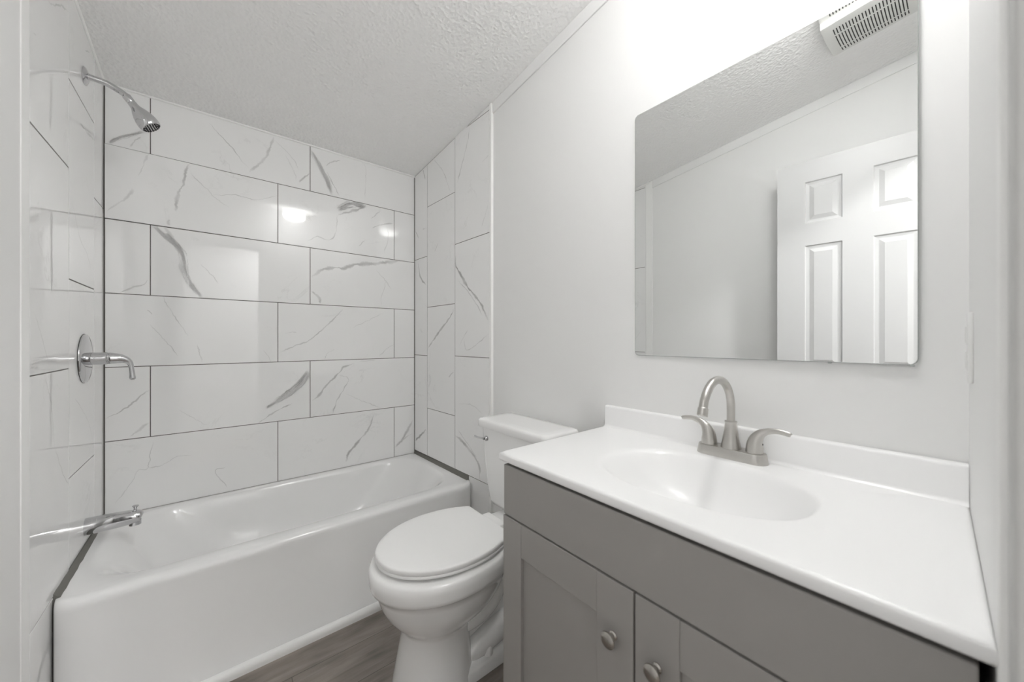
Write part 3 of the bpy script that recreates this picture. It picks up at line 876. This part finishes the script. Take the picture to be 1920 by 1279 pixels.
# ================================================================ TOILET
TY = -1.115
to = thing('toilet', 'white two piece toilet with closed lid between the tub and the vanity', 'toilet', (-0.30, TY, 0))
def egg(cx, front, back, hw, z, n=72, ef=2.0, eb=2.6, cy=TY):
    pts = []
    for i in range(n):
        a = 2*pi*i/n
        c, s_ = cos(a), sin(a)
        e = ef if c > 0 else eb
        rx = (cx - front) if c > 0 else (back - cx)
        px = abs(c)**(2/e) * rx * (1 if c > 0 else -1)
        py = abs(s_)**(2/e) * hw * (1 if s_ >= 0 else -1)
        pts.append(Vector((cx - px, cy + py, z)))
    return pts
bm = bmesh.new()
R = []
for z, fr, bk, hw, cx in [(0.394, -0.58, -0.24, 0.14, -0.41), (0.3955, -0.620, -0.20, 0.172, -0.41), (0.3935, -0.632, -0.196, 0.1825, -0.41), (0.388, -0.638, -0.193, 0.187, -0.41),
                      (0.37, -0.640, -0.190, 0.1885, -0.41), (0.348, -0.639, -0.190, 0.1875, -0.41), (0.338, -0.636, -0.190, 0.186, -0.41), (0.333, -0.629, -0.192, 0.181, -0.41),
                      (0.330, -0.623, -0.194, 0.1765, -0.41), (0.31, -0.617, -0.20, 0.173, -0.41), (0.28, -0.608, -0.215, 0.166, -0.41), (0.25, -0.594, -0.235, 0.155, -0.415),
                      (0.225, -0.577, -0.26, 0.140, -0.42), (0.205, -0.560, -0.29, 0.124, -0.43), (0.192, -0.5475, -0.31, 0.1125, -0.435), (0.184, -0.541, -0.322, 0.1075, -0.44), (0.172, -0.5385, -0.33, 0.1055, -0.44),
                      (0.12, -0.5450, -0.33, 0.1105, -0.44), (0.06, -0.556, -0.325, 0.1200, -0.44), (0.02, -0.565, -0.32, 0.1265, -0.44), (0.0, -0.568, -0.318, 0.1285, -0.44)]:
    R.append(egg(cx, fr, bk, hw, z))
loft(bm, R, True, True, True)
bowl = part('bowl', bm, M['porcelain'], to, 70)
# rear body, deck, trapway and foot
def rbox(bm, x0, x1, hy, z0, z1, r, rb=0.0, hy2=None, x0b=None):
    h2 = hy2 or hy; xb0 = x0 if x0b is None else x0b
    rings = []
    for z, e in ((z0, 0.0), (z1-r, 0.0), (z1-r*0.4, r*0.2), (z1-r*0.1, r*0.55), (z1, r)):
        t = (z-z0)/max(z1-z0, 1e-6)
        hh = hy*(1-t) + h2*t; xx = xb0*(1-t) + x0*t
        rings.append(rrect(xx+e, x1-e, TY-hh+e, TY+hh-e, max(0.012, min(0.03, hh*0.45)), z, 6, 6))
    loft(bm, rings, True, True, True)
bm = bmesh.new()
rbox(bm, -0.24, 0.02, 0.085, 0.30, 0.392, 0.012, hy2=0.098)
part('tank_deck', bm, M['porcelain'], to, 60)
bm = bmesh.new()
rbox(bm, -0.40, -0.02, 0.050, 0.0, 0.33, 0.02)
for sg in (-1, 1):
    y = TY + sg*0.062
    tube(bm, [(-0.410, TY+sg*0.05, 0.158), (-0.365, y, 0.156), (-0.325, y+sg*0.004, 0.160), (-0.285, y+sg*0.006, 0.172), (-0.250, y+sg*0.006, 0.196), (-0.222, y+sg*0.006, 0.240), (-0.200, y+sg*0.004, 0.300), (-0.190, y, 0.37)],
         [0.024, 0.026, 0.028, 0.029, 0.030, 0.030, 0.030, 0.028], 22, 7)
    tube(bm, [(-0.375, y, 0.035), (-0.345, y+sg*0.004, 0.052), (-0.300, y+sg*0.008, 0.066), (-0.250, y+sg*0.008, 0.078), (-0.200, y+sg*0.006, 0.084), (-0.10, y, 0.088), (-0.03, y-sg*0.01, 0.088)],
         [0.022, 0.032, 0.037, 0.039, 0.040, 0.040, 0.036], 22, 7)
trap = part('trapway', bm, M['porcelain'], to, 70)
bm = bmesh.new()
rings = [rrect(-0.43, -0.04, TY-0.120, TY+0.120, 0.05, 0.0, 8, 8), rrect(-0.425, -0.045, TY-0.117, TY+0.117, 0.05, 0.030, 8, 8),
         rrect(-0.415, -0.055, TY-0.108, TY+0.108, 0.048, 0.043, 8, 8), rrect(-0.40, -0.07, TY-0.09, TY+0.09, 0.045, 0.052, 8, 8)]
loft(bm, rings, True, True, True)
part('foot', bm, M['porcelain'], to, 60)
for sg in (-1, 1):
    bm = bmesh.new()
    lathe(bm, [(0.0165, 0.0), (0.0160, 0.008), (0.0135, 0.020), (0.0095, 0.027), (0.001, 0.029)], (-0.290, TY+sg*0.098, 0.044), (0, 0, 1), 28)
    part('bolt_cap', bm, M['seat'], to, 50)
# seat and closed lid
SCY = -1.109
def seat_ring(z, e, n=84):
    """front oval cut off straight at the hinge side"""
    cx, af, ab, hw, xb = -0.390, 0.228-e, 0.245-e*0.5, 0.1775-e, -0.2155-e*0.7
    amax = pi - math.acos(min(1, (xb-cx)/ab))
    pts = []
    for i in range(n+1):
        a = -amax + 2*amax*i/n
        c, s_ = cos(a), sin(a)
        x = cx - (af if c > 0 else ab)*c
        pts.append(Vector((x, SCY + hw*s_, z)))
    a0, a1 = pts[-1], pts[0]
    for i in range(1, 12): pts.append(a0.lerp(a1, i/12))
    return pts
bm = bmesh.new()
loft(bm, [seat_ring(0.4035, 0.014), seat_ring(0.4038, 0.004), seat_ring(0.4055, 0.0012), seat_ring(0.4115, 0.0005), seat_ring(0.4138, 0.0022), seat_ring(0.4142, 0.010)], True, True, True)
part('seat', bm, M['seat'], to, 60)
bm = bmesh.new()
loft(bm, [seat_ring(0.4158, 0.010), seat_ring(0.4158, 0.0022), seat_ring(0.4172, 0.0004), seat_ring(0.4260, -0.0004), seat_ring(0.4295, 0.0010), seat_ring(0.4312, 0.004), seat_ring(0.4320, 0.012), seat_ring(0.4326, 0.05)], True, True, True)
part('lid', bm, M['seat'], to, 60)
bm = bmesh.new()
loft(bm, [rrect(-0.2145, -0.172, SCY-0.058, SCY+0.055, 0.008, z, 6, 5) for z in (0.393, 0.4175)] + [rrect(-0.2115, -0.175, SCY-0.055, SCY+0.052, 0.007, 0.4205, 6, 5)], True, True, True)
part('seat_hinge', bm, M['seat'], to, 50)
# tank: tapers towards the bottom
bm = bmesh.new()
def tk(x0, x1, y0, y1, r, z): return rrect(x0, x1, y0, y1, r, z, 8, 8)
T0, T1 = -1.325, -0.933
loft(bm, [tk(-0.085, 0.030, T0+0.058, T1-0.046, 0.03, 0.402), tk(-0.105, 0.034, T0+0.038, T1-0.032, 0.035, 0.410), tk(-0.115, 0.036, T0+0.026, T1-0.024, 0.035, 0.430),
          tk(-0.121, 0.037, T0+0.018, T1-0.016, 0.032, 0.50), tk(-0.128, 0.038, T0+0.012, T1-0.010, 0.028, 0.60), tk(-0.134, 0.038, T0+0.008, T1-0.006, 0.026, 0.724)], True, True, True)
tank = part('tank', bm, M['porcelain'], to, 50)
bm = bmesh.new()
L0, L1 = -1.337, -0.920
loft(bm, [tk(-0.142, 0.040, L0+0.002, L1-0.002, 0.026, 0.7265), tk(-0.1435, 0.041, L0, L1, 0.027, 0.7285), tk(-0.1435, 0.041, L0, L1, 0.027, 0.750), tk(-0.1415, 0.040, L0+0.0025, L1-0.0025, 0.026, 0.7555),
          tk(-0.1365, 0.037, L0+0.008, L1-0.008, 0.024, 0.7595), tk(-0.127, 0.031, L0+0.018, L1-0.018, 0.02, 0.7610), tk(-0.10, 0.01, L0+0.05, L1-0.05, 0.02, 0.7615)], True, True, True)
part('tank_lid', bm, M['porcelain'], to, 50)
bm = bmesh.new()
tube(bm, [(-0.045, TY, 0.387), (-0.045, TY, 0.392), (-0.045, TY, 0.4035)], [0.045, 0.045, 0.045], 24, 3)
part('tank_gasket', bm, M['rubber'], to, 50)
bm = bmesh.new()
fx = -0.1345
lathe(bm, [(0.0105, -0.004), (0.0105, 0.004), (0.008, 0.007), (0.006, 0.010)], (fx, -0.985, 0.683), (-1, 0, 0), 24)
tube(bm, [(fx-0.010, -0.985, 0.6835), (fx-0.0125, -0.975, 0.684), (fx-0.0125, -0.955, 0.682), (fx-0.012, -0.928, 0.680), (fx-0.0105, -0.914, 0.681)],
     [0.0085, 0.0080, 0.0055, 0.0065, 0.004], 18, 6, flat=[0.0045, 0.0042, 0.0035, 0.0035, 0.003])
part('flush_lever', bm, M['chrome'], to, 50, label='chrome flush lever')

# ================================================================ VANITY CABINET
VC = -1.832
FX = -0.412
vn = thing('vanity_cabinet', 'grey shaker vanity cabinet with two doors under the white sink top', 'cabinet', (-0.18, VC, 0))
bm = bmesh.new()
V0, V1 = -2.2125, -1.4515
fxc = FX + 0.017
box(bm, fxc, 0.050, V0+0.001, V0+0.017, 0, 0.767)        # side panels
box(bm, fxc, 0.050, V1-0.017, V1-0.001, 0, 0.767)
box(bm, fxc, fxc+0.018, V0+0.017, V1-0.017, 0.742, 0.767)
box(bm, fxc, fxc+0.018, V0+0.017, V1-0.017, 0.600, 0.645)
box(bm, fxc, fxc+0.018, V0+0.017, V1-0.017, 0.085, 0.125)
box(bm, fxc, 0.050, V0+0.017, V1-0.017, 0.085, 0.100)    # bottom
box(bm, 0.042, 0.050, V0+0.017, V1-0.017, 0.0, 0.767)    # back
box(bm, fxc+0.055, fxc+0.068, V0+0.017, V1-0.017, 0.0, 0.085)   # toe board
part('carcass', bm, M['cabinet'], vn, bevel=(0.0012, 2))
bm = bmesh.new()
box(bm, FX+0.001, fxc-0.0005, V0+0.001, V1-0.0005, 0.6345, 0.7625)
part('false_front', bm, M['cabinet'], vn, bevel=(0.0025, 3))
def shaker(bm, y0, y1, z0, z1, sw0, sw1, rt, rbm):
    """door leaf: stiles, rails and a recessed panel"""
    b = 0.0
    box(bm, FX, fxc-0.0005, y0, y0+sw0, z0, z1)
    box(bm, FX, fxc-0.0005, y1-sw1, y1, z0, z1)
    box(bm, FX+0.0003, fxc-0.0005, y0+sw0+0.0003, y1-sw1-0.0003, z1-rt, z1)
    box(bm, FX+0.0003, fxc-0.0005, y0+sw0+0.0003, y1-sw1-0.0003, z0, z0+rbm)
    box(bm, FX+0.0085, fxc-0.003, y0+sw0-0.002, y1-sw1+0.002, z0+rbm-0.002, z1-rt+0.002)
DG = 0.0022
for (y0, y1, s0, s1, ky) in ((VC+DG, V1, 0.080, 0.070, VC+0.0435), (V0, VC-DG, 0.070, 0.080, VC-0.0440)):
    bm = bmesh.new()
    shaker(bm, y0, y1, 0.090, 0.6310, s0, s1, 0.082, 0.082)
    d = part('door', bm, M['cabinet'], vn, bevel=(0.0009, 2))
    bm = bmesh.new()
    lathe(bm, [(0.0085, 0.0), (0.0085, 0.0015), (0.0058, 0.004), (0.0052, 0.009), (0.0075, 0.0125), (0.0135, 0.0150), (0.0152, 0.0175), (0.0148, 0.0200), (0.0115, 0.0226), (0.0060, 0.0240), (0.0001, 0.0243)],
          (FX, ky, 0.528), (-1, 0, 0), 40)
    k = obj('knob', bm, M['knob'], d, 35)
    k['label'] = 'satin nickel knob'
    # mesh is in world coordinates, the door sits under the vanity: cancel the vanity offset
    k.matrix_parent_inverse = d.matrix_parent_inverse.inverted() @ Matrix.Translation(-Vector(vn.location)) if False else Matrix.Identity(4)

# ================================================================ VANITY TOP WITH SINK
TZ = 0.7925
vt = thing('sink_counter', 'white cultured marble vanity top with oval sink and backsplash', 'countertop', (-0.18, VC, 0.7695))
bm = bmesh.new()
CX0, CX1, CY0, CY1 = -0.416, 0.055, YF + 0.0003, -1.438
SX, SYc, SA, SB = -0.190, -1.836, 0.148, 0.206
NA = 144
angs = [2*pi*i/NA for i in range(NA)]
for cx, cy in ((CX0, CY0), (CX1, CY0), (CX1, CY1), (CX0, CY1)):
    a = math.atan2(cy-SYc, cx-SX) % (2*pi)
    k = min(range(len(angs)), key=lambda i: abs(angs[i]-a)); angs[k] = a
def rect_at(a, e, z):
    c, s_ = cos(a), sin(a)
    t = 1e9
    if c > 1e-9: t = min(t, (CX1-e-SX)/c)
    if c < -1e-9: t = min(t, (CX0+e-SX)/c)
    if s_ > 1e-9: t = min(t, (CY1-e-SYc)/s_)
    if s_ < -1e-9: t = min(t, (CY0+e-SYc)/s_)
    return Vector((SX+c*t, SYc+s_*t, z))
def oval(a, k, z, e=2.35, shx=0.0, shy=0.0):
    c, s_ = cos(a), sin(a)
    r = (abs(c/SA)**e + abs(s_/SB)**e)**(-1/e)
    return Vector((SX+shx + c*r*k, SYc+shy + s_*r*k, z))
rings = [[rect_at(a, 0.004, TZ-0.0225) for a in angs], [rect_at(a, 0.0008, TZ-0.0205) for a in angs], [rect_at(a, 0.0, TZ-0.017) for a in angs], [rect_at(a, 0.0, TZ-0.0065) for a in angs], [rect_at(a, 0.0012, TZ-0.0028) for a in angs],
         [rect_at(a, 0.004, TZ-0.0006) for a in angs], [rect_at(a, 0.008, TZ) for a in angs]]
for k, z in ((1.055, 0.0), (1.035, -0.0003), (1.018, -0.0012), (1.0, -0.0028), (0.982, -0.0055), (0.962, -0.0100), (0.94, -0.0165), (0.915, -0.025), (0.88, -0.037), (0.84, -0.051), (0.78, -0.068), (0.70, -0.086), (0.60, -0.099), (0.47, -0.113), (0.33, -0.122), (0.20, -0.127), (0.10, -0.130)):
    t_ = (1.055-k)/1.0
    rings.append([oval(a, k, TZ+z, 2.35 - 0.3*t_, 0.0, -0.060*t_*(1-0.35*t_)) for a in angs])
SDY = SYc - 0.060*0.975*(1-0.35*0.975)
for R in rings[:7]:                       # the right end is scribed to the front wall
    for p in R:
        if p.y < CY0 + 0.012: p.y += 0.018*(p.x - CX0)
loft(bm, rings, True, False, True)
part('counter_slab', bm, M['top'], vt, 60)
bm = bmesh.new()
# backsplash: upright with a soft cove at its foot and an eased top
bs = [(0.059, TZ-0.002), (0.028, TZ-0.002), (0.030, TZ+0.0005), (0.0345, TZ+0.003), (0.0365, TZ+0.008), (0.0375, TZ+0.0640), (0.0385, TZ+0.0678), (0.0410, TZ+0.0698), (0.059, TZ+0.0700)]
rings = [[Vector((x, y, z)) for x, z in bs] for y in (CY1-0.002, yfr(0.04)+0.0003)]
loft(bm, rings, True, True, True)
part('backsplash', bm, M['top'], vt, 45, bevel=(0.002, 2))
bm = bmesh.new()
lathe(bm, [(0.0001, 0.0035), (0.015, 0.0035), (0.0165, 0.002), (0.021, 0.0025), (0.023, 0.0)], (SX, SDY, TZ-0.1300), (0, 0, 1), 32)
part('sink_drain', bm, M['nickel'], vt, 35)

# ================================================================ FAUCET
FY, FXc = -1.8425, 0.0055
fa = thing('faucet', 'brushed nickel gooseneck faucet with two lever handles on the vanity top', 'faucet', (FXc, FY, TZ))
bm = bmesh.new()
def stad(hx, hy, z, n=14):
    pts = []
    for i in range(n+1):
        a = -pi/2 + pi*i/n
        pts.append(Vector((FXc + hx*sin(a)*1.0, FY + (hy-hx) + hx*cos(a), z)))
    for i in range(n+1):
        a = pi/2 + pi*i/n
        pts.append(Vector((FXc + hx*sin(a), FY - (hy-hx) + hx*cos(a), z)))
    return pts
loft(bm, [stad(0.0265, 0.0800, TZ), stad(0.0265, 0.0800, TZ+0.0015), stad(0.0240, 0.0762, TZ+0.0215), stad(0.0228, 0.0750, TZ+0.0235), stad(0.0205, 0.0728, TZ+0.0240)], True, True, True)
part('base_plate', bm, M['nickel'], fa, 40)
ZB = TZ + 0.0238
bm = bmesh.new()
lathe(bm, [(0.0225, 0.0), (0.0222, 0.003), (0.0195, 0.016), (0.0165, 0.032), (0.0143, 0.048), (0.0132, 0.062), (0.0136, 0.0635), (0.0140, 0.0650), (0.0136, 0.0664), (0.0105, 0.0670)], (FXc, FY, ZB), (0, 0, 1), 40)
part('spout_base', bm, M['nickel'], fa, 35)
bm = bmesh.new()
RA = 0.0805
path = [Vector((FXc, FY, ZB+0.066)), Vector((FXc, FY, ZB+0.080)), Vector((FXc, FY, 0.9160))]
for i in range(1, 31):
    a = radians(167)*i/30
    path.append(Vector((FXc - RA + RA*cos(a), FY, 0.9160 + RA*sin(a)*0.93)))
tube(bm, path, [0.0092]*len(path), 24, 1, smooth_path=False)
sn = part('spout_neck', bm, M['nickel'], fa, 50)
tipd = (path[-1]-path[-2]).normalized()
bm = bmesh.new()
lathe(bm, [(0.0092, -0.002), (0.0108, 0.0), (0.0110, 0.016), (0.0100, 0.0170), (0.0075, 0.0165), (0.0001, 0.0155)], path[-1], tipd, 28)
part('aerator', bm, M['nickel'], fa, 35)
for sg in (1, -1):
    hy = FY + sg*0.0515
    bm = bmesh.new()
    tube(bm, [(FXc, hy-sg*0.0005, ZB-0.001), (FXc, hy, ZB+0.010), (FXc, hy+sg*0.0005, ZB+0.022), (FXc, hy+sg*0.004, ZB+0.034), (FXc, hy+sg*0.0125, ZB+0.0465), (FXc, hy+sg*0.026, ZB+0.0548), (FXc, hy+sg*0.043, ZB+0.0585), (FXc, hy+sg*0.058, ZB+0.0575), (FXc, hy+sg*0.069, ZB+0.0555), (FXc, hy+sg*0.0705, ZB+0.0552)],
         [0.0185, 0.0180, 0.0165, 0.0142, 0.0105, 0.0075, 0.0062, 0.0058, 0.0055, 0.003], 24, 8,
         flat=[0.0185, 0.0178, 0.0160, 0.0130, 0.0085, 0.0048, 0.0036, 0.0036, 0.0038, 0.002])
    h = part('lever_handle', bm, M['nickel'], fa, 60)
bm = bmesh.new()
lathe(bm, [(0.0024, 0.0), (0.0024, 0.0006), (0.0001, 0.0006)], (FXc-0.0010, FY-0.0515-0.0163, ZB+0.0225), (-0.35, -1, 0.1), 16)
ss = obj('set_screw', bm, M['rubber'], h, 35)

# ================================================================ MIRROR
mi = thing('wall_mirror', 'frameless rectangular mirror on the right wall above the sink', 'mirror', (0.053, -1.85, 1.42))
MX = 0.050
bm = bmesh.new()
def mring(x, e):
    return [Vector((x, p.x, p.y)) for p in rrect(-2.1535+e, -1.5465-e, 1.0362+e, 1.8030-e, 0.013, 0, 8, 4)]
n_ = len(mring(0, 0))
vr = [[bm.verts.new(p) for p in r] for r in (mring(MX+0.006, 0), mring(MX+0.0008, 0), mring(MX, 0.0012))]
for a, b in zip(vr[:-1], vr[1:]):
    for i in range(n_):
        j = (i+1) % n_
        f = bm.faces.new((a[i], a[j], b[j], b[i])); f.material_index = 1
f = bm.faces.new(vr[-1]); f.material_index = 0
f = bm.faces.new(vr[0][::-1]); f.material_index = 1
part('mirror_pane', bm, [M['mirror'], M['glass_edge']], mi)
for y in (-2.146, -2.0235):
    bm = bmesh.new()
    box(bm, MX-0.0018, MX+0.004, y-0.0032, y+0.0032, 1.0340, 1.0380)
    part('mirror_clip', bm, M['glass_edge'], mi, bevel=(0.001, 2))

# ================================================================ CEILING FAN GRILLE (seen in the mirror)
vf = thing('exhaust_fan_grille', 'white slotted exhaust fan grille on the ceiling, reflected in the mirror', 'vent', (-0.9, -1.995, zc(-1.995)))
bm = bmesh.new()
Y0, Y1 = -2.130, -1.860
XN, XF, HN = -0.768, -1.046, 0.036
def vx(s): return XN + (XF-XN)*s
def vdrop(s): return -HN*(1 - s**2.3) if s > 0 else -HN
segs = [i/28 for i in range(29)]
profv = [(XN+0.085, 0.0), (XN+0.083, -0.010), (XN+0.079, -0.0125), (XN+0.002, -0.0125), (XN, -0.0130), (XN, -HN+0.006), (XN-0.002, -HN+0.0015)] + [(vx(0.02 + 0.98*s), vdrop(s)) for s in segs]
rings = [[Vector((x, y, zc(y) + dz)) for x, dz in profv] for y in (Y1, Y1-0.004, Y0+0.004, Y0)]
loft(bm, rings, False)
face(bm, [v for v in rings[0]]); face(bm, [v for v in rings[-1]])
def strip(s0, s1, y, w, n=6):
    L = []
    for i in range(n+1):
        s = s0 + (s1-s0)*i/n
        L.append((vx(0.02+0.98*s), vdrop(s) - 0.0006))
    for a, b in zip(L[:-1], L[1:]):
        f = face(bm, [(a[0], y-w, zc(y-w)+a[1]), (b[0], y-w, zc(y-w)+b[1]), (b[0], y+w, zc(y+w)+b[1]), (a[0], y+w, zc(y+w)+a[1])], 1)
for i in range(22):
    y = -1.893 - 0.0092*i
    for a, b in ((0.13, 0.28), (0.315, 0.73), (0.765, 0.90)): strip(a, b, y, 0.0016)
    for xa_, xb_ in ((XN+0.012, XN+0.034), (XN+0.040, XN+0.066)):
        face(bm, [(xa_, y-0.0018, zc(y-0.0018)-0.0131), (xb_, y-0.0018, zc(y-0.0018)-0.0131), (xb_, y+0.0018, zc(y+0.0018)-0.0131), (xa_, y+0.0018, zc(y+0.0018)-0.0131)], 1)
part('grille_cover', bm, [M['vent'], M['slot']], vf)

# ================================================================ CEILING LAMP
LX, LY = -0.379, -1.960
cl = thing('ceiling_light', 'round white flush ceiling light over the vanity, reflected in the tile', 'ceiling light', (LX, LY, zc(LY)))
nrmc = Vector((0, -SLOPE, -1)).normalized()
bm = bmesh.new()
O = Vector((LX, LY, zc(LY)))
lathe(bm, [(0.066, -0.004), (0.066, 0.020), (0.063, 0.024), (0.050, 0.024)], O, nrmc, 48)
part('lamp_base', bm, M['vent'], cl, 35)
bm = bmesh.new()
lathe(bm, [(0.055, 0.0235), (0.074, 0.0250), (0.0880, 0.0300), (0.0945, 0.040), (0.0945, 0.052), (0.0915, 0.064), (0.0850, 0.075), (0.0740, 0.085), (0.0600, 0.092), (0.0400, 0.0960), (0.0005, 0.0975)], O, nrmc, 48)
part('lamp_lens', bm, M['lens'], cl, 50, label='glowing white dome lens')
# unseen hallway lamp added beyond the doorway to brighten the bathroom
hl = thing('hall_fill_light', 'unseen round fill light added in the hallway beyond the doorway', 'ceiling light', (-0.45, -2.86, HZ))
bm = bmesh.new()
lathe(bm, [(0.15, 0.0), (0.15, 0.02), (0.145, 0.024)], (-0.45, -2.86, HZ), (0, 0, -1), 40)
part('lamp_base', bm, M['vent'], hl, 35)
bm = bmesh.new()
lathe(bm, [(0.142, 0.024), (0.13, 0.045), (0.09, 0.06), (0.0005, 0.066)], (-0.45, -2.86, HZ), (0, 0, -1), 40)
part('lamp_lens', bm, M['hall_fill_lens'], hl, 50)
ld = bpy.data.lights.new('hall fill light', 'AREA'); ld.shape = 'DISK'; ld.size = 0.28; ld.energy = HALL_FILL_WATTS
lo = bpy.data.objects.new('hall_fill_lamp', ld); COL.objects.link(lo)
lo.location = (-0.45, -2.86, HZ - 0.075)

# ================================================================ WALL PLATE AND STRIKE (edge-on at the right)
sw = thing('outlet_plate', 'white outlet cover plate edge-on on the front wall beside the mirror', 'outlet', (-0.03, yfr(-0.03), 1.073))
YO = yfr(-0.03)
bm = bmesh.new()
box(bm, -0.065, 0.005, YO-0.001, YO+0.0055, 1.016, 1.130)
part('cover_plate', bm, M['plate'], sw, bevel=(0.0025, 3))
for zz in (1.052, 1.094):
    bm = bmesh.new()
    box(bm, -0.047, -0.013, YO+0.004, YO+0.0075, zz-0.014, zz+0.014)
    part('receptacle', bm, M['plate'], sw, bevel=(0.0015, 2))
